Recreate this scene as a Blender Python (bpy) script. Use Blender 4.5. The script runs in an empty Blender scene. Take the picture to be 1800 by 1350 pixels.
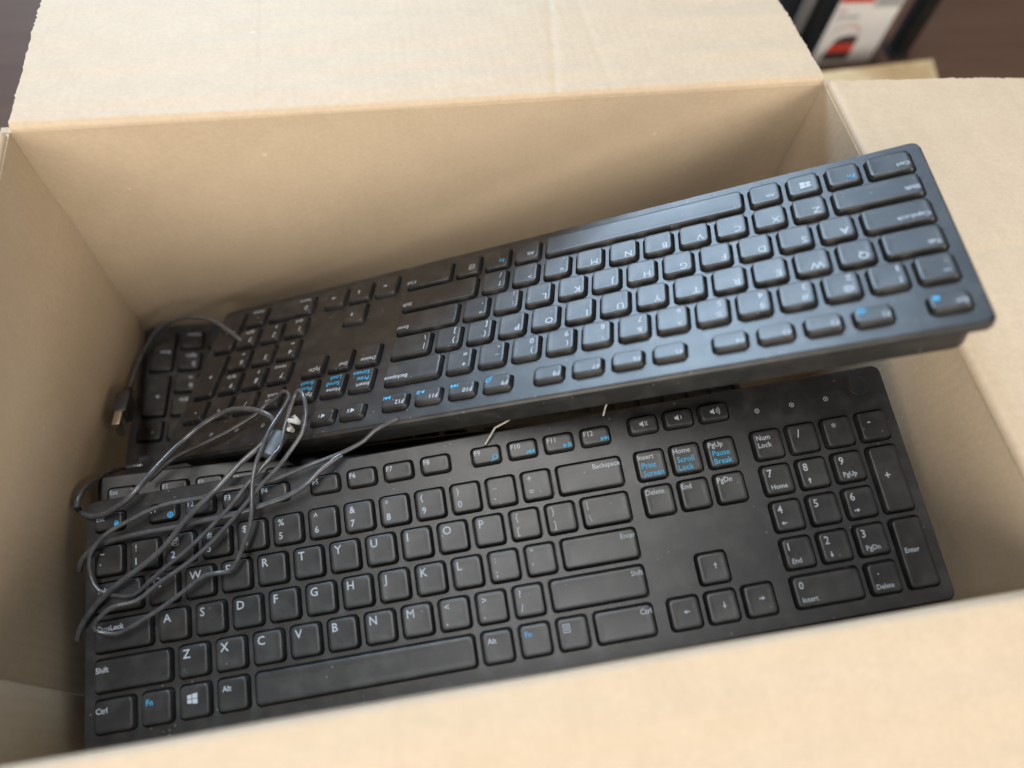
import bpy, bmesh, math, random
from mathutils import Matrix, Vector, noise
random.seed(7)
S = bpy.context.scene
COL = S.collection

# ------------------------------------------------------------------ camera, light, exposure
ZF = 0.24                                   # height of the box rim above the floor datum


def wp(x, y, z):
    """measured millimetres (x right, y towards viewer, z up, origin at the rear right rim corner) to world metres"""
    return Vector((x * .001, -y * .001, z * .001 + ZF))


cd = bpy.data.cameras.new('camera')
cam = bpy.data.objects.new('camera', cd)
COL.objects.link(cam)
R = ((0.98352, -0.11305, 0.14110), (0.16494, 0.88065, -0.44412), (0.07405, -0.46007, -0.88478))
F = ((1, 0, 0), (0, -1, 0), (0, 0, 1))
Bm = Matrix(F) @ Matrix(R)
right, up, back = Bm.col[0].copy(), -Bm.col[1], -Bm.col[2]
up = (up - right * up.dot(right)).normalized()
back = right.cross(up).normalized()
m = Matrix((right, up, back)).transposed().to_4x4()
m.translation = wp(-269.0, 325.8, 290.9)
cam.matrix_world = m
cd.sensor_width = 36
cd.lens = 36 * 1290 / 1800
cd.clip_start, cd.clip_end = .01, 60
cd.dof.use_dof = True
cd.dof.focus_distance = .405
cd.dof.aperture_fstop = 2.8
S.camera = cam

W = bpy.data.worlds.new('World')
S.world = W
W.use_nodes = True
bg = W.node_tree.nodes['Background']
bg.inputs[0].default_value = (.80, .80, .84, 1)
bg.inputs[1].default_value = .09


def area(name, loc, target, power, size, sizey, color):
    d = bpy.data.lights.new(name, 'AREA')
    d.shape = 'RECTANGLE'
    d.size, d.size_y = size, sizey
    d.energy = power
    d.color = color
    o = bpy.data.objects.new(name, d)
    COL.objects.link(o)
    o.location = loc
    o.rotation_euler = (Vector(target) - Vector(loc)).to_track_quat('-Z', 'Y').to_euler()
    return o


area('window_light', (-.68, 2.22, 1.60), (-.2, -.15, .2), 98, 1.25, .85, (.58, .78, 1.0))
area('ceiling_light', (-.50, -.10, 2.3), (-.3, -.12, .2), 30, 1.2, .36, (1.0, .99, .97))
area('room_light', (-1.10, -1.60, .95), (-.2, -.12, .15), 36, 1.7, 1.1, (1.0, .91, .79))
area('side_light', (1.45, -2.10, 1.25), (-.2, -.12, .15), 57, 1.5, 1.1, (1.0, .91, .79))
vs = S.view_settings
vs.view_transform, vs.look, vs.exposure, vs.gamma = 'Standard', 'None', 0, 1


# ------------------------------------------------------------------ materials
def mat(name, col, rough=.5, spec=.5, metal=0.0):
    x = bpy.data.materials.new(name)
    x.use_nodes = True
    b = x.node_tree.nodes['Principled BSDF']
    b.inputs['Base Color'].default_value = (*col, 1)
    b.inputs['Roughness'].default_value = rough
    b.inputs['Specular IOR Level'].default_value = spec
    b.inputs['Metallic'].default_value = metal
    return x


def nd(x, t, **k):
    n = x.node_tree.nodes.new(t)
    for a, v in k.items():
        setattr(n, a, v)
    return n


def speckle(x, c1, c2, scale, bump=.0, bscale=400, detail=4, rough=None):
    """mottled colour between c1 and c2, fine bump and roughness wear"""
    L = x.node_tree.links
    b = x.node_tree.nodes['Principled BSDF']
    tc = nd(x, 'ShaderNodeTexCoord')
    n = nd(x, 'ShaderNodeTexNoise')
    n.inputs['Scale'].default_value = scale
    n.inputs['Detail'].default_value = detail
    r = nd(x, 'ShaderNodeValToRGB')
    r.color_ramp.elements[0].position, r.color_ramp.elements[1].position = .33, .67
    r.color_ramp.elements[0].color = (*c1, 1)
    r.color_ramp.elements[1].color = (*c2, 1)
    L.new(tc.outputs['Object'], n.inputs['Vector'])
    L.new(n.outputs['Fac'], r.inputs['Fac'])
    L.new(r.outputs['Color'], b.inputs['Base Color'])
    if rough:
        mr = nd(x, 'ShaderNodeMapRange')
        mr.inputs['To Min'].default_value, mr.inputs['To Max'].default_value = rough
        n3 = nd(x, 'ShaderNodeTexNoise')
        n3.inputs['Scale'].default_value = 60
        n3.inputs['Detail'].default_value = 5
        L.new(tc.outputs['Object'], n3.inputs['Vector'])
        L.new(n3.outputs['Fac'], mr.inputs['Value'])
        L.new(mr.outputs['Result'], b.inputs['Roughness'])
    if bump:
        n2 = nd(x, 'ShaderNodeTexNoise')
        n2.inputs['Scale'].default_value = bscale
        n2.inputs['Detail'].default_value = 3
        bp = nd(x, 'ShaderNodeBump')
        bp.inputs['Strength'].default_value = bump
        bp.inputs['Distance'].default_value = .001
        L.new(tc.outputs['Object'], n2.inputs['Vector'])
        L.new(n2.outputs['Fac'], bp.inputs['Height'])
        L.new(bp.outputs['Normal'], b.inputs['Normal'])
    return x


def cardboard(name, axis):
    """kraft liner: blotchy fibre colour, pale flecks, faint washboard of the flutes under it"""
    x = mat(name, (.5, .37, .24), .62, .35)
    L = x.node_tree.links
    b = x.node_tree.nodes['Principled BSDF']
    tc = nd(x, 'ShaderNodeTexCoord')
    big = nd(x, 'ShaderNodeTexNoise')
    big.inputs['Scale'].default_value = 55
    big.inputs['Detail'].default_value = 8
    big.inputs['Roughness'].default_value = .68
    r = nd(x, 'ShaderNodeValToRGB')
    r.color_ramp.elements[0].position, r.color_ramp.elements[1].position = .30, .70
    r.color_ramp.elements[0].color = (.492, .392, .280, 1)
    r.color_ramp.elements[1].color = (.530, .425, .308, 1)
    fib = nd(x, 'ShaderNodeTexNoise')
    fib.inputs['Scale'].default_value = 420
    fib.inputs['Detail'].default_value = 3
    r2 = nd(x, 'ShaderNodeValToRGB')
    r2.color_ramp.elements[0].position, r2.color_ramp.elements[1].position = .35, .65
    r2.color_ramp.elements[0].color = (.965, .96, .955, 1)
    r2.color_ramp.elements[1].color = (1.03, 1.03, 1.03, 1)
    mx = nd(x, 'ShaderNodeMix', data_type='RGBA', blend_type='MULTIPLY')
    mx.inputs['Factor'].default_value = 1
    vo = nd(x, 'ShaderNodeTexVoronoi', feature='F1')
    vo.inputs['Scale'].default_value = 38
    vo.inputs['Randomness'].default_value = 1
    r3 = nd(x, 'ShaderNodeValToRGB')
    r3.color_ramp.elements[0].position, r3.color_ramp.elements[1].position = .035, .065
    r3.color_ramp.elements[0].color = (1, 1, 1, 1)
    r3.color_ramp.elements[1].color = (0, 0, 0, 1)
    sc = nd(x, 'ShaderNodeSeparateColor')
    gt = nd(x, 'ShaderNodeMath', operation='GREATER_THAN')
    gt.inputs[1].default_value = .86
    mu = nd(x, 'ShaderNodeMath', operation='MULTIPLY')
    mx2 = nd(x, 'ShaderNodeMix', data_type='RGBA')
    mx2.inputs['B'].default_value = (.62, .51, .39, 1)
    for n in (big, fib, vo):
        L.new(tc.outputs['Object'], n.inputs['Vector'])
    L.new(big.outputs['Fac'], r.inputs['Fac'])
    L.new(fib.outputs['Fac'], r2.inputs['Fac'])
    L.new(r.outputs['Color'], mx.inputs['A'])
    L.new(r2.outputs['Color'], mx.inputs['B'])
    L.new(vo.outputs['Distance'], r3.inputs['Fac'])
    L.new(vo.outputs['Color'], sc.inputs['Color'])
    L.new(sc.outputs['Red'], gt.inputs[0])
    L.new(r3.outputs['Color'], mu.inputs[0])
    L.new(gt.outputs['Value'], mu.inputs[1])
    L.new(mx.outputs['Result'], mx2.inputs['A'])
    L.new(mu.outputs['Value'], mx2.inputs['Factor'])
    L.new(mx2.outputs['Result'], b.inputs['Base Color'])
    wv = nd(x, 'ShaderNodeTexWave', wave_type='BANDS', bands_direction=axis)
    wv.inputs['Scale'].default_value = 50
    wv.inputs['Distortion'].default_value = .8
    wv.inputs['Detail'].default_value = 1
    L.new(tc.outputs['Object'], wv.inputs['Vector'])
    ad = nd(x, 'ShaderNodeMath', operation='MULTIPLY_ADD')
    ad.inputs[1].default_value = .45
    L.new(wv.outputs['Fac'], ad.inputs[0])
    L.new(fib.outputs['Fac'], ad.inputs[2])
    bp = nd(x, 'ShaderNodeBump')
    bp.inputs['Strength'].default_value = .16
    bp.inputs['Distance'].default_value = .0006
    L.new(ad.outputs['Value'], bp.inputs['Height'])
    L.new(bp.outputs['Normal'], b.inputs['Normal'])
    return x


def dusty(x, amount):
    """lint and dust specks and hazy smears lying on black plastic"""
    L = x.node_tree.links
    b = x.node_tree.nodes['Principled BSDF']
    src = b.inputs['Base Color'].links[0].from_socket
    tc = nd(x, 'ShaderNodeTexCoord')
    oi = nd(x, 'ShaderNodeObjectInfo')
    sc = nd(x, 'ShaderNodeMath', operation='MULTIPLY')
    sc.inputs[1].default_value = 37.0
    ad = nd(x, 'ShaderNodeVectorMath', operation='ADD')
    L.new(oi.outputs['Random'], sc.inputs[0])
    L.new(tc.outputs['Object'], ad.inputs[0])
    L.new(sc.outputs['Value'], ad.inputs[1])
    vo = nd(x, 'ShaderNodeTexVoronoi', feature='F1')
    vo.inputs['Scale'].default_value = 330
    sp = nd(x, 'ShaderNodeSeparateColor')
    t1 = nd(x, 'ShaderNodeMath', operation='LESS_THAN')
    t1.inputs[1].default_value = .16
    t2 = nd(x, 'ShaderNodeMath', operation='GREATER_THAN')
    t2.inputs[1].default_value = 1 - amount
    mu = nd(x, 'ShaderNodeMath', operation='MULTIPLY')
    hz = nd(x, 'ShaderNodeTexNoise')
    hz.inputs['Scale'].default_value = 85
    hz.inputs['Detail'].default_value = 6
    hm = nd(x, 'ShaderNodeMapRange')
    hm.inputs['From Min'].default_value, hm.inputs['From Max'].default_value = .48, .78
    hm.inputs['To Max'].default_value = .22
    mxx = nd(x, 'ShaderNodeMath', operation='MAXIMUM')
    mx = nd(x, 'ShaderNodeMix', data_type='RGBA')
    mx.inputs['B'].default_value = (.13, .125, .118, 1)
    for n in (vo, hz):
        L.new(ad.outputs['Vector'], n.inputs['Vector'])
    L.new(vo.outputs['Distance'], t1.inputs[0])
    L.new(vo.outputs['Color'], sp.inputs['Color'])
    L.new(sp.outputs['Red'], t2.inputs[0])
    L.new(t1.outputs['Value'], mu.inputs[0])
    L.new(t2.outputs['Value'], mu.inputs[1])
    L.new(hz.outputs['Fac'], hm.inputs['Value'])
    L.new(mu.outputs['Value'], mxx.inputs[0])
    L.new(hm.outputs['Result'], mxx.inputs[1])
    L.new(mxx.outputs['Value'], mx.inputs['Factor'])
    L.new(src, mx.inputs['A'])
    L.new(mx.outputs['Result'], b.inputs['Base Color'])


M = {}
M['card_x'] = cardboard('kraft_cardboard', 'X')
M['card_y'] = cardboard('kraft_cardboard_side', 'Y')
M['deck'] = speckle(mat('black_plastic', (.02, .02, .021), .42, .5), (.017, .017, .018), (.024, .024, .025), 90, .10, 1600, rough=(.31, .42))
M['key'] = speckle(mat('black_key_plastic', (.02, .02, .021), .42, .5), (.016, .016, .017), (.022, .022, .023), 120, .08, 1800, rough=(.31, .44))
M['shell'] = speckle(mat('black_case_plastic', (.02, .02, .02), .5, .45), (.016, .016, .016), (.024, .024, .024), 70, .12, 1200)
dusty(M['deck'], .10)
dusty(M['key'], .05)
dusty(M['shell'], .08)
M['white'] = mat('white_print', (.43, .47, .52), .55, .3)
M['blue'] = mat('blue_print', (.045, .37, .66), .55, .3)
M['ring'] = mat('grey_print', (.02, .02, .021), .45, .5)
M['cable'] = speckle(mat('cable_rubber', (.065, .065, .07), .25, .85), (.05, .05, .055), (.085, .085, .09), 200, .05, 900)
M['metal'] = speckle(mat('plated_steel', (.72, .68, .6), .28, .5, 1), (.66, .62, .54), (.78, .74, .66), 300)
M['plugblack'] = speckle(mat('plug_plastic', (.018, .018, .02), .4, .5), (.015, .015, .017), (.024, .024, .026), 200)
M['lump'] = speckle(mat('grey_plastic', (.10, .12, .14), .4, .5), (.08, .10, .12), (.12, .14, .16), 200)
M['tie'] = speckle(mat('white_tie', (.5, .49, .46), .5, .4), (.42, .41, .39), (.56, .55, .52), 400)
M['tan'] = speckle(mat('pale_carton', (.55, .42, .24), .6, .3), (.50, .38, .21), (.60, .46, .28), 60, .1, 500)
M['boxwhite'] = speckle(mat('white_card', (.74, .73, .73), .35, .5), (.70, .69, .69), (.78, .77, .77), 40)
M['boxblack'] = speckle(mat('black_card', (.012, .012, .012), .5, .3), (.009, .009, .009), (.016, .016, .015), 60)
M['red'] = mat('red_ink', (.52, .05, .03), .45, .4)
M['pink'] = mat('pale_red_ink', (.62, .40, .40), .45, .4)
M['greyink'] = mat('grey_ink', (.36, .36, .37), .45, .4)
M['darkink'] = mat('dark_ink', (.06, .04, .04), .45, .4)
M['labelgrey'] = mat('label_grey', (.46, .47, .45), .5, .4)


# ------------------------------------------------------------------ helpers
def link(name, me, parent=None, mats=()):
    o = bpy.data.objects.new(name, me)
    COL.objects.link(o)
    if parent is not None:
        o.parent = parent
    if me is not None:
        for x in mats:
            me.materials.append(x)
    return o


def thing(name, label, cat, group=None, mw=None):
    o = bpy.data.objects.new(name, None)
    COL.objects.link(o)
    o.empty_display_size = .02
    o['label'] = label
    o['category'] = cat
    if group:
        o['group'] = group
    if mw is not None:
        o.matrix_world = mw
    return o


def bm_obj(name, bm, parent, mats, smooth=True):
    me = bpy.data.meshes.new(name)
    bm.normal_update()
    bm.to_mesh(me)
    bm.free()
    if smooth:
        me.shade_smooth()
        me.set_sharp_from_angle(angle=math.radians(38))
    return link(name, me, parent, mats)


def rrect(w, h, r, n=4, cx=0, cy=0):
    """rounded rectangle outline, counter-clockwise"""
    r = min(r, w / 2 - 1e-6, h / 2 - 1e-6)
    out = []
    for sx, sy, a0 in ((1, 1, 0), (-1, 1, 90), (-1, -1, 180), (1, -1, 270)):
        for k in range(n):
            a = math.radians(a0 + 90 * k / (n - 1))
            out.append((cx + sx * (w / 2 - r) + r * math.cos(a), cy + sy * (h / 2 - r) + r * math.sin(a)))
    return out


def loft(bm, rings, cap0=True, cap1=True):
    """rings of equal length (bottom to top) bridged with quads"""
    V = [[bm.verts.new(p) for p in r] for r in rings]
    n = len(V[0])
    for a, b in zip(V, V[1:]):
        for i in range(n):
            bm.faces.new((a[i], a[(i + 1) % n], b[(i + 1) % n], b[i]))
    if cap0:
        bm.faces.new(V[0][::-1])
    if cap1:
        bm.faces.new(V[-1])
    return V


def tube(pts, r, n=8, cap=True):
    bm = bmesh.new()
    rings = []
    t0 = (pts[1] - pts[0]).normalized()
    nrm = t0.orthogonal().normalized()
    for i, p in enumerate(pts):
        t = (pts[min(i + 1, len(pts) - 1)] - pts[max(i - 1, 0)]).normalized()
        nrm = (nrm - t * nrm.dot(t)).normalized()
        bi = t.cross(nrm)
        rings.append([p + (nrm * math.cos(2 * math.pi * k / n) + bi * math.sin(2 * math.pi * k / n)) * r for k in range(n)])
    loft(bm, rings, cap, cap)
    return bm


def box_bm(c0, c1, bev=.0):
    bm = bmesh.new()
    x0, y0, z0 = c0
    x1, y1, z1 = c1
    loft(bm, [[(x0, y0, z), (x1, y0, z), (x1, y1, z), (x0, y1, z)] for z in (z0, z1)])
    if bev:
        bmesh.ops.bevel(bm, geom=bm.edges[:], offset=bev, segments=2, profile=.5, affect='EDGES')
    return bm


# ------------------------------------------------------------------ room floor
bm = bmesh.new()
bmesh.ops.create_grid(bm, x_segments=8, y_segments=8, size=6)
fl = mat('dark_wood_floor', (.09, .05, .035), .6, .25)
L = fl.node_tree.links
b_ = fl.node_tree.nodes['Principled BSDF']
tc = nd(fl, 'ShaderNodeTexCoord')
mp = nd(fl, 'ShaderNodeMapping')
mp.inputs['Scale'].default_value = (2.2, 22, 1)
mp.inputs['Rotation'].default_value = (0, 0, .25)
n1 = nd(fl, 'ShaderNodeTexNoise')
n1.inputs['Scale'].default_value = 3
n1.inputs['Detail'].default_value = 7
n1.inputs['Distortion'].default_value = .6
rp = nd(fl, 'ShaderNodeValToRGB')
rp.color_ramp.elements[0].position, rp.color_ramp.elements[1].position = .3, .72
rp.color_ramp.elements[0].color = (.070, .034, .019, 1)
rp.color_ramp.elements[1].color = (.092, .047, .028, 1)
L.new(tc.outputs['Object'], mp.inputs['Vector'])
L.new(mp.outputs['Vector'], n1.inputs['Vector'])
L.new(n1.outputs['Fac'], rp.inputs['Fac'])
L.new(rp.outputs['Color'], b_.inputs['Base Color'])
floor = bm_obj('floor', bm, None, [fl], False)
floor.location = (0, 0, 0)
floor['kind'] = 'structure'

# ------------------------------------------------------------------ the cardboard box
X0, X1, Y0, Y1 = -.457, 0.0, -.301, 0.0      # inside faces (world x, y)
TH, ZB = .004, .008
box = thing('cardboard_box', 'open brown cardboard box with flaps folded out, full of black keyboards', 'box', mw=Matrix.Translation((X0 / 2, Y0 / 2, 0)))
BI = box.matrix_world.inverted()


def sheet(name, prof, a0, a1, place, material, na, rough0=0, rough1=0, roughend=0, dents=(), warp=.0007):
    """corrugated board: prof = list of (out, z) of the inner face; place(a, out, z) -> world point"""
    P = [Vector(p) for p in prof]
    N = []
    for i in range(len(P)):
        t = (P[min(i + 1, len(P) - 1)] - P[max(i - 1, 0)]).normalized()
        N.append(Vector((-t.y, t.x)))
    bm = bmesh.new()
    ring_in, ring_out = [], []
    seed = hash(name + str(a0)) % 97 if False else len(name) * 3.1 + abs(a0) * 11
    rnd = random.Random(int(seed * 10))
    ends = [[rnd.gauss(0, .0003) for _ in P] for _ in range(2)]
    for k in range(na + 1):
        a = a0 + (a1 - a0) * k / na
        ri, ro = [], []
        tipj = rnd.gauss(0, .0004) if roughend else 0
        for i, p in enumerate(P):
            aa = a
            if k == 0 and rough0:
                aa -= ends[0][i] * rough0
            if k == na and rough1:
                aa += ends[1][i] * rough1
            d = warp * noise.noise(Vector((a * 9 + seed, i * .05 * 3, seed)))
            for (c, slope, wd, dep) in dents:
                u = (a - c - slope * (p.x + p.y)) / wd
                d -= dep * math.exp(-u * u)
            q = p + N[i] * d
            if i == len(P) - 1:
                q = q + (P[-1] - P[-2]).normalized() * tipj * roughend
            ri.append(bm.verts.new(BI @ place(aa, q.x, q.y)))
            q2 = q - N[i] * TH
            ro.append(bm.verts.new(BI @ place(aa + rnd.gauss(0, .0002) * (rough0 + rough1), q2.x, q2.y)))
        ring_in.append(ri)
        ring_out.append(ro)
    m_ = len(P)
    for k in range(na):
        for i in range(m_ - 1):
            bm.faces.new((ring_in[k][i], ring_in[k + 1][i], ring_in[k + 1][i + 1], ring_in[k][i + 1]))
            bm.faces.new((ring_out[k][i], ring_out[k][i + 1], ring_out[k + 1][i + 1], ring_out[k + 1][i]))
        for i in (0, m_ - 1):
            bm.faces.new((ring_in[k][i], ring_out[k][i], ring_out[k + 1][i], ring_in[k + 1][i]))
    for k in (0, na):
        for i in range(m_ - 1):
            bm.faces.new((ring_in[k][i], ring_in[k][i + 1], ring_out[k][i + 1], ring_out[k][i]))
    bmesh.ops.recalc_face_normals(bm, faces=bm.faces[:])
    return bm_obj(name, bm, box, [material])


def wall_prof():
    return [(0, ZB + (ZF - .0045 - ZB) * i / 24) for i in range(25)]


def flap_prof(droop, length, n=60, r=.0035):
    """starts on the wall's rim, rolls over the scored fold and runs outwards"""
    out = [(0, ZF - .0045)]
    end = math.radians(90 + droop)
    for k in range(1, 7):
        a = end * k / 6
        out.append((r - r * math.cos(a), ZF - .0045 + .0006 + r * math.sin(a)))
    ox, oz = out[-1]
    d = math.radians(-droop)
    for k in range(1, n + 1):
        s = length * k / n
        out.append((ox + s * math.cos(d), oz + s * math.sin(d) - .0035 * (s / length) ** 2))
    return out


back_at = lambda a, o, z: Vector((a, Y1 + o, z))
front_at = lambda a, o, z: Vector((a, Y0 - o, z))
right_at = lambda a, o, z: Vector((X1 + o, a, z))
left_at = lambda a, o, z: Vector((X0 - o, a, z))
sheet('back_wall', wall_prof(), X0 - TH, X1 + TH, back_at, M['card_x'], 90, warp=.0014)
sheet('front_wall', wall_prof(), X0 - TH, X1 + TH, front_at, M['card_x'], 90)
sheet('right_wall', wall_prof(), Y0 + .0003, Y1 - .0003, right_at, M['card_y'], 60, warp=.0012)
sheet('left_wall', wall_prof(), Y0 + .0003, Y1 - .0003, left_at, M['card_y'], 60, warp=.0014)
sheet('flap', flap_prof(3, .150, 75), X0 + .002, X1 - .0015, back_at, M['card_x'], 240, 1, 1, 1,
      dents=((-.335, .02, .0016, .0005), (-.205, .16, .0022, .0006), (-.12, -.05, .003, .0003)))
sheet('flap', flap_prof(9, .150, 60), X0 + .002, X1 - .002, front_at, M['card_x'], 160, 1, 1, 1)
sheet('flap', flap_prof(1.5, .150, 75), Y0 + .003, Y1 - .0025, right_at, M['card_y'], 160, 1, 1, 1,
      dents=((-.16, .1, .003, .0004),))
sheet('flap', flap_prof(5, .150, 60), Y0 + .003, Y1 - .003, left_at, M['card_y'], 120, 1, 1, 1)
bm = box_bm(BI @ Vector((X0 - TH, Y0 - TH, .002)), BI @ Vector((X1 + TH, Y1 + TH, ZB - .0004)))
bm_obj('bottom_panel', bm, box, [M['card_x']], False)
# the glued joint: a strip of the front wall turned in and stuck to the left wall
bm = box_bm(BI @ Vector((X0 + .0008, Y0 + .0005, ZB + .002)), BI @ Vector((X0 + .0030, -.2615, ZF - .008)), .0006)
bm_obj('glued_joint', bm, box, [M['card_y']])

# ------------------------------------------------------------------ keyboards
U = 19.05e-3
_glyph = {}


def glyphs(text):
    """flat text mesh at size 1: verts, faces, x-range (cached)"""
    if text not in _glyph:
        c = bpy.data.curves.new('t', 'FONT')
        c.body = text
        c.size = 1
        c.resolution_u = 2
        c.fill_mode = 'FRONT'
        c.offset = 0 if any(q in text for q in '*M') else .009
        o = bpy.data.objects.new('t', c)
        COL.objects.link(o)
        me = bpy.data.meshes.new_from_object(o.evaluated_get(bpy.context.evaluated_depsgraph_get()))
        v = [(p.co.x, p.co.y) for p in me.vertices]
        f = [tuple(q.vertices) for q in me.polygons]
        bpy.data.objects.remove(o)
        bpy.data.curves.remove(c)
        bpy.data.meshes.remove(me)
        xs = [p[0] for p in v] or [0]
        _glyph[text] = (v, f, min(xs), max(xs))
    return _glyph[text]


def circ(cx, cy, r, n=14, a0=0, a1=360):
    return [(cx + r * math.cos(math.radians(a0 + (a1 - a0) * k / n)), cy + r * math.sin(math.radians(a0 + (a1 - a0) * k / n))) for k in range(n + (a1 - a0 != 360))]


def band(p, q):
    return [[p[i], p[i + 1], q[i + 1], q[i]] for i in range(len(p) - 1)]


def ringp(cx, cy, r0, r1, a0=0, a1=359.9, n=14):
    return band(circ(cx, cy, r0, n, a0, a1), circ(cx, cy, r1, n, a0, a1))


def rc(x0, y0, x1, y1):
    return [(x0, y0), (x1, y0), (x1, y1), (x0, y1)]


def rot(pl, d):
    c, s = math.cos(math.radians(d)), math.sin(math.radians(d))
    return [[(x * c - y * s, x * s + y * c) for x, y in p] for p in pl]


SPK = [rc(-1.6, -.55, -.9, .55), [(-.9, -.55), (.1, -1.3), (.1, 1.3), (-.9, .55)]]
ARROW = [rc(-1.5, -.28, .2, .28), [(.1, -1.0), (1.6, 0), (.1, 1.0)]]
ICON = {
    'right': ARROW, 'up': rot(ARROW, 90), 'left': rot(ARROW, 180), 'down': rot(ARROW, -90),
    'win': [[(-2.1, -1.6), (-.2, -1.85), (-.2, -.12), (-2.1, -.12)], [(.1, -1.9), (2.3, -2.2), (2.3, -.12), (.1, -.12)],
            [(-2.1, .14), (-.2, .14), (-.2, 1.85), (-2.1, 1.6)], [(.1, .14), (2.3, .14), (2.3, 2.2), (.1, 1.9)]],
    'menu': [rc(-1.6, -1.9, 1.6, -1.6), rc(-1.6, 1.6, 1.6, 1.9), rc(-1.6, -1.6, -1.3, 1.6), rc(1.3, -1.6, 1.6, 1.6),
             rc(-.9, .7, .9, 1.0), rc(-.9, -.1, .9, .2), rc(-.9, -.9, .9, -.6)],
    'mute': SPK + [[(.6, -.9), (.9, -1.0), (2.0, .9), (1.7, 1.0)], [(.6, .9), (.9, 1.0), (2.0, -.9), (1.7, -1.0)]],
    'quiet': SPK + ringp(.2, 0, .9, 1.2, -45, 45, 6),
    'loud': SPK + ringp(.2, 0, .8, 1.05, -45, 45, 6) + ringp(.2, 0, 1.5, 1.75, -45, 45, 6) + ringp(.2, 0, 2.2, 2.45, -45, 45, 6),
    'lock': [rc(-1.2, -1.4, 1.2, .3)] + ringp(0, .3, .65, 1.0, 0, 180, 8),
    'search': ringp(.25, .35, .75, 1.15) + [[(-1.6, -1.2), (-1.3, -1.55), (-.4, -.55), (-.65, -.25)]],
    'prev': [rc(-1.9, -1, -1.6, 1), [(-1.6, 0), (-.1, -1), (-.1, 1)], [(-.1, 0), (1.5, -1), (1.5, 1)]],
    'next': [rc(1.6, -1, 1.9, 1), [(1.6, 0), (.1, 1), (.1, -1)], [(.1, 0), (-1.5, 1), (-1.5, -1)]],
    'play': [[(-1.8, -1), (-.1, 0), (-1.8, 1)], rc(.3, -1, .8, 1), rc(1.2, -1, 1.7, 1)],
    'globe': ringp(0, 0, .95, 1.3) + [rc(-1.0, -.15, 1.0, .15), rc(-.15, -1, .15, 1)],
    'num': ringp(0, 0, 1.0, 1.3) + [[(-.15, -.6), (.2, -.6), (.2, .6), (-.15, .6)]],
    'caps': ringp(0, 0, 1.0, 1.3) + [[(-.5, -.5), (.5, -.5), (0, .6)]],
    'scroll': ringp(0, 0, 1.0, 1.3) + [[(-.5, .4), (0, -.6), (.5, .4)]],
}


def legend_mesh(spec, name='legend'):
    """spec: (text or :icon, x mm, y mm, size mm, align, colour) printed flat"""
    V, Fc, MI = [], [], []
    for txt, x, y, sz, al, col in spec:
        b = len(V)
        if txt[0] == ':' and len(txt) > 1:
            for pl in ICON[txt[1:]]:
                b = len(V)
                area2 = sum(pl[i][0] * pl[(i + 1) % len(pl)][1] - pl[(i + 1) % len(pl)][0] * pl[i][1] for i in range(len(pl)))
                pl = pl if area2 > 0 else pl[::-1]
                V += [((x + px * sz) * .001, (y + py * sz) * .001, 0) for px, py in pl]
                Fc.append(tuple(range(b, b + len(pl))))
                MI.append(col)
        else:
            v, f, a, e = glyphs(txt)
            off = {'L': -a, 'R': -e, 'C': -(a + e) / 2}[al]
            V += [((x + (px + off) * sz * .96) * .001, (y + py * sz) * .001, 0) for px, py in v]
            Fc += [tuple(i + b for i in q) for q in f]
            MI += [col] * len(f)
    me = bpy.data.meshes.new(name)
    me.from_pydata(V, [], Fc)
    me.materials.append(M['white'])
    me.materials.append(M['blue'])
    for p, c in zip(me.polygons, MI):
        p.material_index = c
    return me


KW, KD = 15.9, 15.9            # base of a one-unit key (mm)
KH = 2.9                       # how far the caps stand above the deck


def letter(t):
    return [(t, -4.9, 1.6, 6.0, 'L', 0)]


def double(a, b_):
    return [(a, -4.6, 2.2, 4.9, 'L', 0), (b_, -4.6, -4.8, 5.0, 'L', 0)]


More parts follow.
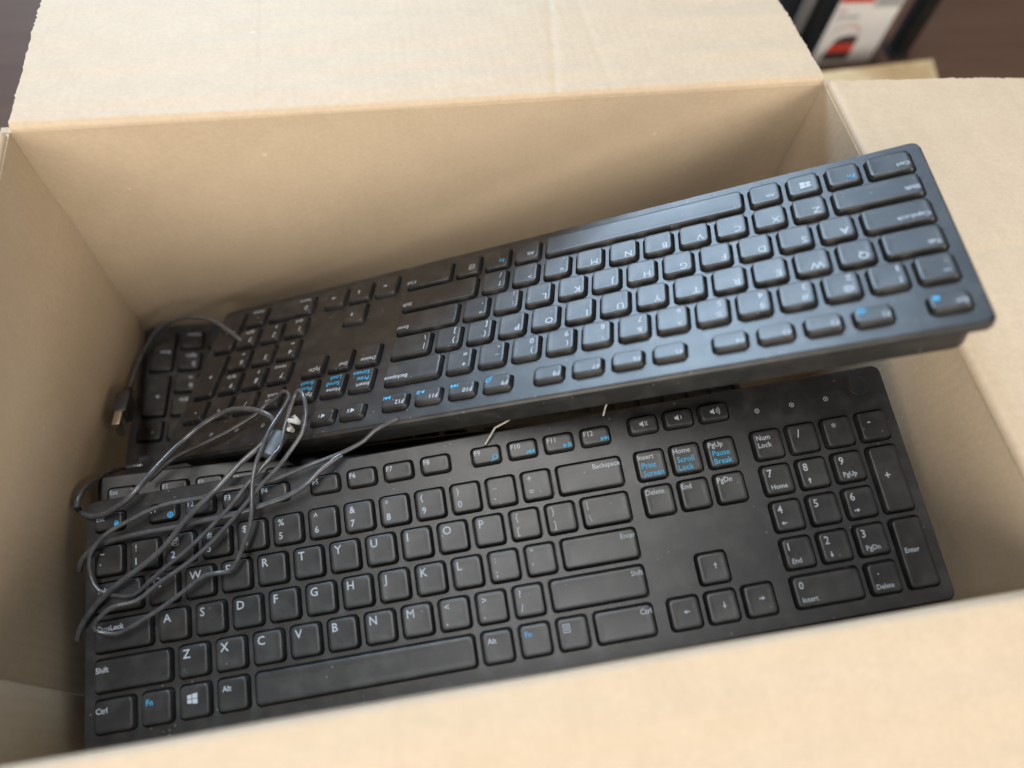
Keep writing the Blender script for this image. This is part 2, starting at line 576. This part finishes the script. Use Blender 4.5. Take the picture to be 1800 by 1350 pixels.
def build_layout():
    K = []                     # (x, y, w mm, d mm, legend spec)

    def k(x, y, w, spec, h=1.0, kh=None):
        K.append((x, y, w * 19.05 - (19.05 - KW), (h * 19.05 - (19.05 - KD)) if kh is None else kh, spec))
    for i, (a, b_) in enumerate(zip('~!@#$%^&*()_+', '`1234567890-=')):
        k(.5 + i, .5, 1, double(a, b_))
    k(14, .5, 2, [('Backspace', 16.6, 2.9, 3.7, 'R', 0)])
    k(.75, 1.5, 1.5, [('Tab', -10.6, 2.6, 3.7, 'L', 0)])
    for i, c in enumerate('QWERTYUIOP'):
        k(2 + i, 1.5, 1, letter(c))
    k(12, 1.5, 1, double('{', '['))
    k(13, 1.5, 1, double('}', ']'))
    k(14.25, 1.5, 1.5, [('|', -9.6, 2.2, 4.9, 'L', 0), ('\\', -9.8, -4.8, 5.0, 'L', 0)])
    k(.875, 2.5, 1.75, [('CapsLock', -13.2, 2.6, 3.7, 'L', 0)])
    for i, c in enumerate('ASDFGHJKL'):
        k(2.25 + i, 2.5, 1, letter(c))
    k(11.25, 2.5, 1, double(':', ';'))
    k(12.25, 2.5, 1, double('"', "'"))
    k(13.875, 2.5, 2.25, [('Enter', 19.0, 2.9, 3.7, 'R', 0)])
    k(1.125, 3.5, 2.25, [('Shift', -18.2, 1.6, 3.9, 'L', 0)])
    for i, c in enumerate('ZXCVBNM'):
        k(2.75 + i, 3.5, 1, letter(c))
    for i, (a, b_) in enumerate(zip('<>?', ',./')):
        k(9.75 + i, 3.5, 1, double(a, b_))
    k(13.625, 3.5, 2.75, [('Shift', 23.6, 2.9, 3.7, 'R', 0)])
    k(.625, 4.5, 1.25, [('Ctrl', -8.6, 1.6, 3.8, 'L', 0)])
    k(1.75, 4.5, 1, [('Fn', -4.8, 1.6, 4.0, 'L', 1)])
    k(2.75, 4.5, 1, [(':win', -1.0, 1.2, 1.15, 'C', 0)])
    k(3.75, 4.5, 1, [('Alt', -4.8, 1.8, 3.8, 'L', 0)])
    k(7.25, 4.5, 6, [])
    k(10.75, 4.5, 1, [('Alt', -4.8, 1.8, 3.8, 'L', 0)])
    k(11.75, 4.5, 1, [('Fn', -4.8, 1.8, 4.0, 'L', 1)])
    k(12.75, 4.5, 1, [(':menu', -3.0, 2.8, 1.1, 'C', 0)])
    k(14.125, 4.5, 1.75, [('Ctrl', 14.2, 2.9, 3.8, 'R', 0)])
    fy = -.575
    k(.5, fy, 1, [('Esc', -6.2, .6, 3.7, 'L', 0), (':lock', 4.6, -1.6, 1.05, 'C', 1)], kh=9.8)
    fx = [2.03, 3.08, 4.13, 5.18, 6.63, 7.68, 8.73, 9.79, 11.24, 12.28, 13.32, 14.37]
    ic = {1: ':globe', 9: ':search', 10: ':prev', 11: ':play', 12: ':next'}
    for i, x in enumerate(fx):
        sp = [('F%d' % (i + 1), -6.2, .3, 3.9, 'L', 0)]
        if i + 1 in ic:
            sp.append((ic[i + 1], 4.4, -2.2, 1.25, 'C', 1))
        k(x, fy, 1, sp, kh=9.8)
    for x, t in ((15.76, ':mute'), (16.77, ':quiet'), (17.79, ':loud')):
        k(x, -.66, 1, [(t, 0, .2, 1.25, 'C', 0)], kh=9.6)
    nav = (('Insert', 'Print', 'Screen'), ('Home', 'Scroll', 'Lock'), ('PgUp', 'Pause', 'Break'))
    for i, (a, b_, c) in enumerate(nav):
        k(15.73 + i, .5, 1, [(a, -6.4, 3.2, 3.9, 'L', 0), (b_, -5.2, -1.6, 4.3, 'L', 1), (c, -5.2, -5.9, 4.3, 'L', 1)])
    for i, a in enumerate(('Delete', 'End', 'PgDn')):
        k(15.73 + i, 1.5, 1, [(a, -6.4, 3.2, 3.9, 'L', 0)])
    k(16.73, 3.5, 1, [(':up', 1.2, 1.0, 1.0, 'C', 0)])
    for i, a in enumerate(('left', 'down', 'right')):
        k(15.73 + i, 4.5, 1, [(':' + a, .8, .6, 1.0, 'C', 0)])
    x = 19.04
    k(x, .5, 1, [('Num', -5.6, 2.4, 3.9, 'L', 0), ('Lock', -5.6, -1.6, 3.9, 'L', 0)])
    for i, a in enumerate('/*-'):
        k(x + 1 + i, .5, 1, [(a, -3.0, .6, 6, 'L', 0)])
    pad = (('7', 'Home'), ('8', ':up'), ('9', 'PgUp'), ('4', ':left'), ('5', ''), ('6', ':right'), ('1', 'End'), ('2', ':down'), ('3', 'PgDn'))
    for i, (a, b_) in enumerate(pad):
        sp = [(a, -4.9, 1.6, 5.6, 'L', 0)]
        if b_:
            sp.append((b_, -3.2 if b_[0] == ':' else -4.6, -3.6 if b_[0] == ':' else -5.0, .95 if b_[0] == ':' else 3.6, 'L', 0))
        k(x + i % 3, 1.5 + i // 3, 1, sp)
    k(x + .5, 4.5, 2, [('0', -14.2, 1.4, 5.2, 'L', 0), ('Insert', -14.2, -5.0, 3.6, 'L', 0)])
    k(x + 2, 4.5, 1, [('.', -3.2, 2.0, 5.0, 'L', 0), ('Delete', -5.4, -5.0, 3.4, 'L', 0)])
    k(x + 3, 2, 1, [('+', -3.0, -.4, 6, 'L', 0)], h=2)
    k(x + 3, 4, 1, [('Enter', -5.2, .2, 3.6, 'L', 0)], h=2)
    return K


LAYOUT = build_layout()
_key_mesh, _leg_mesh = {}, {}


def key_mesh(w, d):
    kk = (round(w, 2), round(d, 2))
    if kk not in _key_mesh:
        bm = bmesh.new()
        rings = []
        for z, ins, r in ((-1.6, -.05, 2.3), (0, 0, 2.3), (2.35, .62, 2.0), (2.8, .85, 1.9), (2.9, 1.2, 1.7), (2.85, 2.4, 1.2), (2.79, 4.0, .5)):
            rings.append([(px * .001, py * .001, z * .001) for px, py in rrect(max(w - 2 * ins, .4), max(d - 2 * ins, .4), r, 4)])
        loft(bm, rings, False, True)
        me = bpy.data.meshes.new('key')
        bm.to_mesh(me)
        bm.free()
        me.shade_smooth()
        me.set_sharp_from_angle(angle=math.radians(50))
        me.materials.append(M['key'])
        _key_mesh[kk] = me
    return _key_mesh[kk]


def kpos(x, y):
    return ((x - 11.27) * U, -(y - 2.0) * U)


OW, OD, OCY = 23.08 * U, 6.61 * U, -(2.045 - 2.0) * U


def deck_mesh():
    """top plate with a real opening for every key"""
    bm = bmesh.new()
    inner = [(px, py) for px, py in rrect(OW - .0024, OD - .0024, .0038, 8, 0, OCY)]
    loops = [inner]
    for x, y, w, d, sp in LAYOUT:
        cx, cy = kpos(x, y)
        loops.append(rrect((w + 1.3) * .001, (d + 1.3) * .001, .0027, 4, cx, cy))
    edges, vl = [], []
    for lp in loops:
        vs_ = [bm.verts.new((px, py, 0)) for px, py in lp]
        vl.append(vs_)
        for i in range(len(vs_)):
            edges.append(bm.edges.new((vs_[i], vs_[(i + 1) % len(vs_)])))
    bmesh.ops.triangle_fill(bm, use_beauty=True, use_dissolve=False, edges=edges)
    bmesh.ops.recalc_face_normals(bm, faces=bm.faces[:])
    if sum(f.normal.z for f in bm.faces) < 0:
        bmesh.ops.reverse_faces(bm, faces=bm.faces[:])
    for vs_ in vl[1:]:                       # walls of the openings
        lo = [bm.verts.new((v.co.x, v.co.y, -.003)) for v in vs_]
        n = len(vs_)
        for i in range(n):
            bm.faces.new((vs_[i], vs_[(i + 1) % n], lo[(i + 1) % n], lo[i]))
    prev = vl[0]
    for z, ins in ((-.0003, .0016), (-.0012, .0004), (-.0020, 0), (-.0052, .0002), (-.0056, .0012), (-.0056, .009)):
        nx = [bm.verts.new((px, py, z)) for px, py in rrect(OW - 2 * ins, OD - 2 * ins, .0048, 8, 0, OCY)]
        n = len(nx)
        for i in range(n):
            bm.faces.new((nx[i], nx[(i + 1) % n], prev[(i + 1) % n], prev[i]))
        prev = nx
    me = bpy.data.meshes.new('deck')
    bm.to_mesh(me)
    bm.free()
    me.shade_smooth()
    me.set_sharp_from_angle(angle=math.radians(30))
    me.materials.append(M['deck'])
    return me


def shell_mesh():
    """lower case: shallow at the front, deep at the rear, set in under the lip"""
    bm = bmesh.new()
    rings = []
    for t, ix, iy in ((0, .0060, .0035), (.12, .0060, .0035), (.85, .0085, .0050), (1, .0105, .0070)):
        ring = []
        for px, py in rrect(OW - 2 * ix, OD - 2 * iy, .006, 6, 0, OCY):
            v = (py - OCY) / OD + .5                      # 0 front .. 1 rear
            z = -.0045 + t * (-.0065 - .0120 * v)
            ring.append((px, py, z))
        rings.append(ring)
    rings.reverse()
    loft(bm, rings)
    return bm


DECK = deck_mesh()
SHELL = None


def keyboard(label, Rm, t, keep=lambda x, y: True, legends=True):
    global SHELL
    r3 = Matrix(F) @ Matrix(Rm) @ Matrix(((1, 0, 0), (0, -1, 0), (0, 0, -1)))
    c0, c1 = r3.col[0].normalized(), r3.col[1]
    c1 = (c1 - c0 * c1.dot(c0)).normalized()
    mw = Matrix((c0, c1, c0.cross(c1))).transposed().to_4x4()
    mw.translation = wp(*t) - c0.cross(c1) * KH * .001
    kb = thing('keyboard', label, 'keyboard', 'black keyboards packed in the box', mw)
    link('deck', DECK, kb)
    if SHELL is None:
        SHELL = bm_obj('lower_case', shell_mesh(), kb, [M['shell']]).data
    else:
        link('lower_case', SHELL, kb)
    for i, (x, y, w, d, sp) in enumerate(LAYOUT):
        if not keep(x, y):
            continue
        o = link('key', key_mesh(w, d), kb)
        px, py = kpos(x, y)
        rr = random.Random(i * 7 + int(t[1]))
        o.location = (px, py, rr.gauss(0, .00008))
        o.rotation_euler = (rr.gauss(0, .006), rr.gauss(0, .006), rr.gauss(0, .002))
        if sp and legends:
            if i not in _leg_mesh:
                _leg_mesh[i] = legend_mesh(sp)
            l = link('legend', _leg_mesh[i], o)
            l.location = (0, 0, (KH + .02) * .001)
    return kb, mw


_led = {}


def details(kb):
    """indicator marks and the faint round emblem at the top right"""
    for x, ic in ((19.03, 'num'), (20.03, 'caps'), (21.02, 'scroll')):
        if ic not in _led:
            _led[ic] = legend_mesh([(':' + ic, 0, 0, 1.0, 'C', 0), (':caps', 0, 0, .3, 'C', 0)], 'indicator_mark')
        o = link('indicator_mark', _led[ic], kb)
        o.location = (*kpos(x, -.5), .0001)
    if 'emb' not in _led:
        bm = bmesh.new()
        for r0, r1, z0 in ((.0052, .0060, .0003),):
            rings = [[(r * math.cos(a), r * math.sin(a), z) for a in [2 * math.pi * k / 36 for k in range(36)]] for r, z in ((r1, 0), (r1 - .0001, z0 * .4), (r0, z0 * .4), (r0 - .0001, .00005))]
            loft(bm, rings, False, True)
        me = bpy.data.meshes.new('round_emblem')
        bm.to_mesh(me)
        bm.free()
        me.shade_smooth()
        me.materials.append(M['ring'])
        _led['emb'] = me
    o = link('round_emblem', _led['emb'], kb)
    o.location = (*kpos(22.05, -.75), .0001)


KB = {'kb1': (((0.98959, 0.01603, 0.14304), (0.00616, 0.98815, -0.15337), (0.1438, -0.15265, -0.97776)), (-230.19, 230.73, -83.16)), 'kb2': (((-0.88362, 0.25929, 0.38985), (-0.15585, -0.94806, 0.27731), (-0.44151, -0.18427, -0.87813)), (-211.88, 111.1, -48.53)), 'kb3': (((-0.99863, 0.04932, -0.01774), (-0.05098, -0.99262, 0.11003), (0.01218, -0.11078, -0.99377)), (-237.2, 74.55, -186.1)), 'kb4': (((1.0, 0.0, 0.0), (0.0, 0.98481, -0.17365), (0.0, -0.17365, -0.98481)), (-234.16, 204.16, -140.78))}
k1, _ = keyboard('black keyboard nearest the front flap, its letters upright to the viewer', *KB['kb1'])
details(k1)
k2, _ = keyboard('black keyboard turned upside down, its right end tilted up over the rim', *KB['kb2'])
details(k2)
k3, _ = keyboard('dark keyboard deepest in the rear left corner, only its number pad showing', *KB['kb3'], keep=lambda x, y: x > 15)
details(k3)
k4, _ = keyboard('keyboard buried beneath the front keyboard, only its top edge showing at left', *KB['kb4'], keep=lambda x, y: y < 1)

# ------------------------------------------------------------------ cables
PATHS = {'A': (-275.4, 160.6, -62.7, -280, 161.2, -65.4, -284.8, 161.2, -69.6, -288.6, 162.2, -71.5, -291.5, 163.7, -73.5, -294.4, 165.3, -75.5, -297.9, 166.3, -77.4, -302.2, 167.4, -79.1, -307.3, 168.7, -80.4, -311.8, 169.7, -81.2, -316.9, 170.8, -81.9, -322, 171.8, -82.5, -326.7, 172.9, -83, -332.1, 174.1, -84, -337.1, 175.3, -85.1, -342.1, 176.3, -86.1, -347.3, 176.9, -87.2, -352.4, 177.3, -88.2, -357.5, 177.4, -89.1, -362.5, 177.3, -89.7, -367.4, 177, -90.2, -371.8, 176.9, -90.8, -376.5, 177.9, -91.8, -382.2, 179, -93, -385.8, 179.1, -93.4, -390.1, 179.2, -93.7, -394.7, 179.2, -94.1, -399.3, 179.4, -94.4, -403.4, 179.9, -94.7, -408.2, 181, -95.3, -412.8, 182.3, -95.9, -417, 183.9, -96.5, -420.9, 185.4, -97, -425.6, 187.2, -97.7, -429.7, 189.1, -98.2, -433.2, 191.3, -98.9, -436.2, 193.9, -99.8, -438.7, 196.9, -100.8, -440.3, 199.9, -101.8, -440.8, 204.6, -103.7, -440.1, 209.2, -105.3, -438.9, 213.2, -106.6, -436.7, 216.6, -107.6, -432.8, 218.9, -107.9, -428.2, 220.5, -107.7, -423.8, 221.7, -107.5, -419.4, 222, -106.9, -415.6, 220.3, -105.6, -411.7, 217.8, -104, -407.2, 215.2, -102, -401.9, 212.2, -99.8, -399, 210.5, -98.9, -395.9, 208.8, -98, -392.4, 206.8, -96.9, -388.4, 204.3, -95.6, -385.3, 202.1, -94.6, -381.7, 199.5, -93.4, -377.9, 196.7, -92.1, -374.2, 193.8, -90.8, -370.8, 191.2, -89.7, -368.1, 188.8, -88.9, -364.4, 185.6, -87.4, -362.1, 183.1, -86.6, -359.6, 180.5, -85.8, -356.3, 177.1, -84.8, -352.9, 173.6, -83.9, -349.8, 170.4, -83.5, -345.8, 166.7, -82.8, -342.8, 163.6, -82.8, -341.1, 161.3, -83.9, -339.9, 158.6, -84.8, -338.8, 153.9, -84.9, -337.5, 148.5, -84.2, -335.3, 142.8, -82.5, -333, 137.5, -80.4, -330.8, 133.8, -78.2, -328.9, 131.6, -76.2, -327.6, 131.4, -74.8, -326.4, 132.6, -73.6, -325.2, 134.8, -72.5, -324.3, 138, -71.7, -323.7, 142.5, -71.6, -323.7, 147.6, -71.8, -324.7, 152.5, -73, -326.6, 157.3, -74.3, -329.9, 161.6, -75.7, -333.6, 165.7, -77, -336.7, 169.1, -78.2, -340.3, 172.5, -79.6, -343.2, 175, -80.4, -346.6, 177.7, -81.4, -350.2, 180.7, -82.7, -353, 183.3, -83.5, -355.9, 186.2, -84.6, -359.1, 189.2, -85.8, -362.6, 192.3, -87.2, -365.7, 195.1, -88.3, -369.1, 198, -89.5, -372.7, 200.9, -90.9, -376.1, 203.7, -92.2, -379.3, 206, -93.2, -383.8, 209.1, -94.4, -387.8, 211.6, -95.1, -391.8, 213.8, -95.9, -395.9, 216, -96.5, -400, 218, -97.2, -403.9, 220.1, -97.8, -407.7, 222.5, -98.6, -411.3, 224.9, -99.3, -414.9, 226.8, -99.8, -418.8, 227.6, -99.7, -422.6, 227.8, -99.4, -425.8, 228.3, -99.1, -429.4, 229.8, -100, -431.9, 231.7, -100.9, -434.5, 233.4, -102.3, -436, 235.1, -103.6, -435.5, 236.8, -104.6, -433.4, 238.3, -105.3, -429.7, 239.6, -105.7, -425.6, 240.2, -105.7, -423, 239.8, -105.6, -419.6, 238.5, -105, -416.3, 237.3, -104.3, -412.3, 235.7, -103.4, -408.1, 233.9, -102.5, -404.4, 232.3, -101.7, -400.4, 230.3, -100.8, -396.9, 228.4, -100.1, -393.2, 226.3, -99.4, -388.9, 224, -98.1, -384.4, 221.5, -96.7, -380.2, 219.8, -95.8, -374.4, 219.8, -95.5, -369.6, 220, -95.4, -366.4, 218.1, -94.4, -364, 214.9, -92.9, -362.1, 211.7, -91.5, -360.2, 207.9, -89.9, -358.5, 204.1, -88.5, -356.5, 199.5, -86.4, -355.1, 194.5, -84.4, -354.6, 189.9, -83.1, -354.3, 184.8, -81.7, -353.9, 180, -80.9, -352.8, 174.4, -79.6, -351.6, 169.6, -79.1, -350.6, 166.1, -79.5, -349.3, 162.4, -80, -347.2, 156.4, -80.5, -344.6, 150.1, -80.9, -342.1, 144.8, -82.2, -339.7, 140, -83.7, -337.9, 136, -85.2, -336.6, 132.4, -86.8, -335.4, 128.9, -88, -335.2, 125.7, -89.4, -336.5, 123.1, -90.6, -338.8, 121.4, -92.1, -341.4, 122.2, -94.3, -344.1, 123.6, -96.5, -346.8, 123.9, -98, -349.7, 124.5, -99.5, -352.8, 126.3, -101.5, -357.3, 128.7, -103.8, -362.1, 130.4, -105.7, -367.9, 132.3, -107.8, -373.4, 134.1, -109.7, -378.5, 135.5, -111.3, -383.4, 136.8, -112.8, -387.9, 137.9, -114.1, -393.3, 139.1, -115.6, -398.2, 140.3, -117, -403.2, 141.7, -118.3, -408.6, 143.8, -120.1, -412.8, 146.2, -121.8, -417.3, 149.1, -123.9, -421.9, 151.9, -125.9),
         'B': (-450.3, 237.3, -119.8, -449.4, 235.3, -118.4, -448.2, 233.2, -116.8, -446.2, 230.8, -114.9, -443.4, 228, -112.7, -440.8, 225.8, -110.9, -437.8, 223.3, -109.1, -434.5, 221, -107.3, -431.1, 218.8, -105.8, -427.5, 216.7, -104.4, -423.8, 214.7, -103.1, -420.3, 212.9, -102.1, -416.8, 211.3, -101.2, -413.1, 209.3, -100.1, -409.2, 207.1, -98.9, -405.2, 204.6, -97.6, -401.4, 201.9, -96.3, -397.9, 198.8, -94.8, -394.7, 195.5, -93.3, -391.6, 192.4, -92, -388.5, 189.6, -90.9, -385.5, 187.1, -90, -382.6, 184.7, -89.2, -378.4, 181.5, -88.1, -373.7, 177.9, -86.9, -371, 175.3, -86.5, -368.1, 172.3, -86.2, -365, 169.2, -86, -362.1, 166.1, -86.1, -357.9, 162.6, -85.8, -353.7, 159.3, -85.6, -350.3, 156.2, -85.7, -347.4, 152.8, -85.4, -345.8, 149.8, -85.4, -343.8, 146.8, -85, -342.7, 144, -84.7, -343.7, 141.6, -84.4, -345.6, 139.5, -84.4, -348.3, 137.3, -85.1, -351.2, 135.3, -86.1, -353.8, 133.6, -87.3, -356.5, 132.1, -88.8, -359.7, 130.7, -90.4, -363.3, 129.6, -92.1, -366.6, 128.4, -93.9, -370.7, 128, -95.9, -374.8, 128.4, -98, -379.5, 129.4, -99.8, -384.1, 131.2, -101.2, -388.7, 133.7, -102.4, -393.2, 137, -103.1, -397, 140.7, -102.9, -400.2, 144.3, -102, -402.9, 148.2, -100.5, -405.7, 152.6, -99, -408.2, 156.8, -97.4, -411, 161.2, -96.3, -413.8, 165.4, -95.4, -416, 169, -94.3, -419.8, 172.6, -95.2, -423.7, 175, -96.5, -427.5, 176.5, -98, -431.8, 177.9, -99.7, -435.7, 178.6, -101.2, -440.5, 178.3, -102.4, -446.5, 175, -107.7, -452.5, 170.4, -113.6, -452.5, 168.8, -109.1, -452.5, 164.2, -109.7, -452.5, 158.1, -113.8, -452.5, 151.9, -120.9, -452.5, 145, -130.5, -452.5, 137.6, -141.5, -452.5, 129.6, -155.3, -451.6, 124.8, -165, -447.2, 123.7, -167.3, -442, 123.2, -167.9),
         'C': (-452.5, 76.4, -161.8, -452.5, 68.4, -165.2, -452.5, 59.9, -168.8, -452.5, 49.9, -172.9, -452.5, 39.2, -177.8, -452.4, 28.3, -184.4, -448.5, 23.9, -181.6, -445.3, 21, -178.5, -441.9, 19.1, -175.1, -437.5, 18.2, -170.8, -431.9, 18.5, -165.8, -424.8, 19.2, -160.8, -417.1, 21.2, -155.5, -409.8, 24.5, -150.7, -402.9, 28.8, -146.2, -397.1, 32.6, -142.7, -391.8, 36.8, -140, -386.8, 41.6, -138.5, -382.1, 46.4, -138.2, -377.3, 51.6, -137.6, -373, 56.2, -138.4),
         'D': (-307.7, 169.9, -80.8, -309.5, 170.8, -80.4, -311.2, 172, -80, -312.9, 173.2, -80, -314.9, 174.6, -80.1, -317.4, 176.3, -80, -320.4, 178.5, -80.1, -323.6, 181.5, -80.6, -327.5, 184.5, -81.3, -332.8, 186.6, -82.6, -338.7, 188.4, -83.8, -344.1, 189.4, -84.9, -350.4, 190.3, -86.2, -354.6, 190.8, -87.2, -359.3, 191.3, -88.3, -364.2, 191.7, -89.4, -368.7, 192, -90.5, -374.4, 192, -91.8, -379.7, 191.8, -92.9, -384.3, 191.6, -94, -388.7, 191.9, -95.2, -393.4, 192.1, -96.4, -397.2, 192.1, -97.2, -401.7, 192, -97.9, -406.4, 192, -98.7, -410.9, 191.9, -99.4, -415.3, 191.9, -100.2, -419.8, 192, -100.9, -424, 192.1, -101.7, -427.9, 192.3, -102.5, -434.5, 192.9, -104.2, -439.9, 194, -105.9, -444.1, 196, -107.9, -447.1, 198.3, -109.9, -448.9, 200.7, -111.9, -450, 203.2, -113.7)}


def cable(label, key, r):
    v = PATHS[key]
    pts = [wp(*v[i:i + 3]) for i in range(0, len(v), 3)]
    t = thing('cable', label, 'cable', 'keyboard cables in the box', Matrix.Translation(pts[0]))
    inv = t.matrix_world.inverted()
    bm_obj('cord', tube([inv @ p for p in pts], r, 10), t, [M['cable']])
    return t, pts, inv


ca, pa, ia = cable('thin black cable folded into a tied bundle over the left end of the front keyboard', 'A', .00118)
cb, pb, ib = cable('thicker grey black cable arching high over the bundle and curling past the left wall', 'B', .00155)
cable('grey black cable strand crossing the F4 and F5 keys of the front keyboard', 'D', .0015)
cc, pc, ic_ = cable('black cable with a metal plug looping in the rear left corner', 'C', .0016)


def along(p, q, w, h, mname, name, parent, inv, bev=.0008, n=3):
    """a small rounded block from p to q"""
    d = q - p
    z = d.normalized()
    x = z.orthogonal().normalized() if abs(z.z) > .95 else z.cross(Vector((0, 0, 1))).normalized()
    y = z.cross(x)
    bm = box_bm((-w / 2, -h / 2, 0), (w / 2, h / 2, d.length), bev)
    mm = Matrix((x, y, z)).transposed().to_4x4()
    mm.translation = p
    bm.transform(inv @ mm)
    return bm_obj(name, bm, parent, [M[mname]])


# plug on the corner cable: moulded grip, strain relief, bright metal shell
g0, g1 = wp(-446, 84, -146), wp(-446, 101, -141)
along(g0, g1, .009, .012, 'plugblack', 'plug_grip', cc, ic_, .0016)
along(pc[1], g0 + (g1 - g0) * .1, .005, .005, 'plugblack', 'strain_relief', cc, ic_, .0012)
along(g1 - (g1 - g0) * .05, g1 + (g1 - g0).normalized() * .0105, .0045, .0110, 'metal', 'plug_shell', cc, ic_, .0003)

# plug at the end of the bundle and the white ties that hold it
q0, q1 = wp(-340, 149, -88), wp(-356, 178, -82)
along(q0 + Vector((0, 0, .0)), q0 + (q1 - q0) * .5, .009, .0075, 'lump', 'plug_grip', ca, ia, .0022)


def tie(label, c, axis, r, wire_end):
    t = thing('wire_tie', label, 'wire tie', 'white ties on the cables', Matrix.Translation(c))
    inv = t.matrix_world.inverted()
    a = axis.normalized()
    x = a.orthogonal().normalized()
    y = a.cross(x)
    pts = [Vector((0, 0, 0)) + x * r * math.cos(u) + y * r * .8 * math.sin(u) + a * .0009 * u for u in [k * .35 for k in range(24)]]
    bm_obj('loop', tube(pts, .0013, 8), t, [M['tie']])
    e = wire_end
    bm_obj('tail', tube([pts[-1], pts[-1].lerp(e, .5) + Vector((0, 0, .001)), e], .0013, 8), t, [M['tie']])
    return t


tie('white wire tie wrapped round the top of the cable bundle', wp(-331, 142, -85), wp(-361, 180, -90) - wp(-331, 142, -85), .0034, Vector((-.004, -.008, .002)))


def strap(label, pts):
    t = thing('wire_tie', label, 'wire tie', 'white ties on the cables', Matrix.Translation(pts[0]))
    bm_obj('strand', tube([p - pts[0] for p in pts], .00055, 8), t, [M['tie']])


strap('pale wire tie poking out under the tilted keyboard near the row of function keys', [wp(-231, 176, -76), wp(-225.2, 170.5, -68), wp(-219.2, 169.5, -64), wp(-213.4, 167.2, -62), wp(-208, 164, -61.8), wp(-200, 155, -63), wp(-196, 140, -70)])
strap('tiny white tie end peeping from the dark gap above the mute key', [wp(-166, 172, -66), wp(-165.2, 169.5, -61.1), wp(-164.4, 168.3, -57.5), wp(-163.1, 164.3, -56.6), wp(-162, 156, -58)])

# ------------------------------------------------------------------ things behind the box
def flat(name, polys, place, parent, material, t=.0002):
    """printed area: a thin raised sheet at its place on the card"""
    bm = bmesh.new()
    for pl in polys:
        f = bm.faces.new([bm.verts.new(place(*p)) for p in pl])
    return bm_obj(name, bm, parent, [material], False)


def retail(label, x0, x1, yf, dep, h, side):
    c = Vector(((x0 + x1) / 2000, yf / 1000, ZF - .236))
    t = thing('retail_box', label, 'box', 'upright retail boxes behind the carton', Matrix.Translation((c.x, c.y, 0)))
    w = (x1 - x0) / 2000
    bm = box_bm((-w, .0004, 0), (w, dep, h), .0006)
    bm_obj('carton_body', bm, t, [side])
    bm = box_bm((-w, 0, .0003), (w, .0012, h - .0003), .0004)
    bm_obj('front_panel', bm, t, [M['boxwhite']])
    return t


ra = retail('white retail box with a red top band and a red and black picture', 207, 279, 290, .039, .125, M['boxblack'])
pl = lambda x, z: Vector(((x - 243) * .001, -.0004, z * .001 + .24))
flat('red_band', [[(207.3, -165), (245, -166), (245, -116), (207.3, -116)]], pl, ra, M['red'])
flat('barcode_label', [[(247, -172), (277.5, -172), (277.5, -150), (247, -150)]], pl, ra, M['labelgrey'])
flat('label_bar', [[(250 + 2.4 * i, -169), (251.2 + 2.4 * i + (i % 3) * .4, -169), (251.2 + 2.4 * i + (i % 3) * .4, -158), (250 + 2.4 * i, -158)] for i in range(11)],
     lambda x, z: Vector(((x - 243) * .001, -.0007, z * .001 + .24)), ra, M['greyink'])
flat('printed_line', [[(209.5, -176), (219, -176), (219, -172.4), (209.5, -172.4)]], pl, ra, M['pink'])
flat('printed_line', [[(212 + 3.2 * i, -183.4), (214.6 + 3.2 * i, -183.4), (214.6 + 3.2 * i, -180.2), (212 + 3.2 * i, -180.2)] for i in range(8)], pl, ra, M['greyink'])
arc = ringp(232, -207, 15.0, 17.6, 20, 150, 12)
flat('printed_arc', arc, pl, ra, M['pink'])
flat('product_picture', [[(222, -214), (224, -209), (229, -205.4), (236, -204), (247, -204.5), (249, -207), (249, -214)]], pl, ra, M['darkink'])
flat('product_picture', [[(219, -224), (222, -214), (249, -214), (249, -224)]], pl, ra, M['red'])
flat('product_picture', [[(217, -234.5), (218, -226), (219, -224), (249, -224), (249, -232), (247, -234.5)]], pl, ra, M['darkink'])
rb = retail('pale grey and white retail box half hidden behind the one with the red band', 197, 237, 333, .050, .118, M['boxblack'])
plb = lambda x, z: Vector(((x - 217) * .001, -.0004, z * .001 + .24))
flat('grey_panel', [[(197.3, -234), (204, -234), (204, -126), (197.3, -126)]], plb, rb, M['labelgrey'])

# dark upright leg of a piece of furniture
leg = thing('furniture_leg', 'black upright square leg standing on the dark floor right of the retail boxes', 'furniture', mw=Matrix.Translation((.3155, -(-.300) + .0, 0)))
bm = box_bm((-.0085, -.009, .006), (.0085, .009, .62), .0012)
bm_obj('post', bm, leg, [M['boxblack']])
bm = box_bm((-.010, -.0105, 0), (.010, .0105, .0062), .001)
bm_obj('foot_pad', bm, leg, [M['boxblack']])

# flat pale carton lying between the big box and the retail boxes
cpts = [(184, 240), (319, 250), (300, 172), (184, 165)]
bm = bmesh.new()
cc0 = Vector((.24, .21, 0))
rings = []
for z in (0, .033, .034):
    ins = .0006 if z == .034 else 0
    rings.append([Vector((x * .001, y * .001, z)) + (Vector((.245, .207, z)) - Vector((x * .001, y * .001, z))) * ins * 20 - cc0 for x, y in cpts][::-1])
loft(bm, rings)
bmesh.ops.recalc_face_normals(bm, faces=bm.faces[:])
ct = thing('flat_carton', 'flat pale brown carton lying behind the right flap below the white retail box', 'carton', mw=Matrix.Translation(cc0))
bm_obj('carton_body', bm, ct, [M['tan']], False)
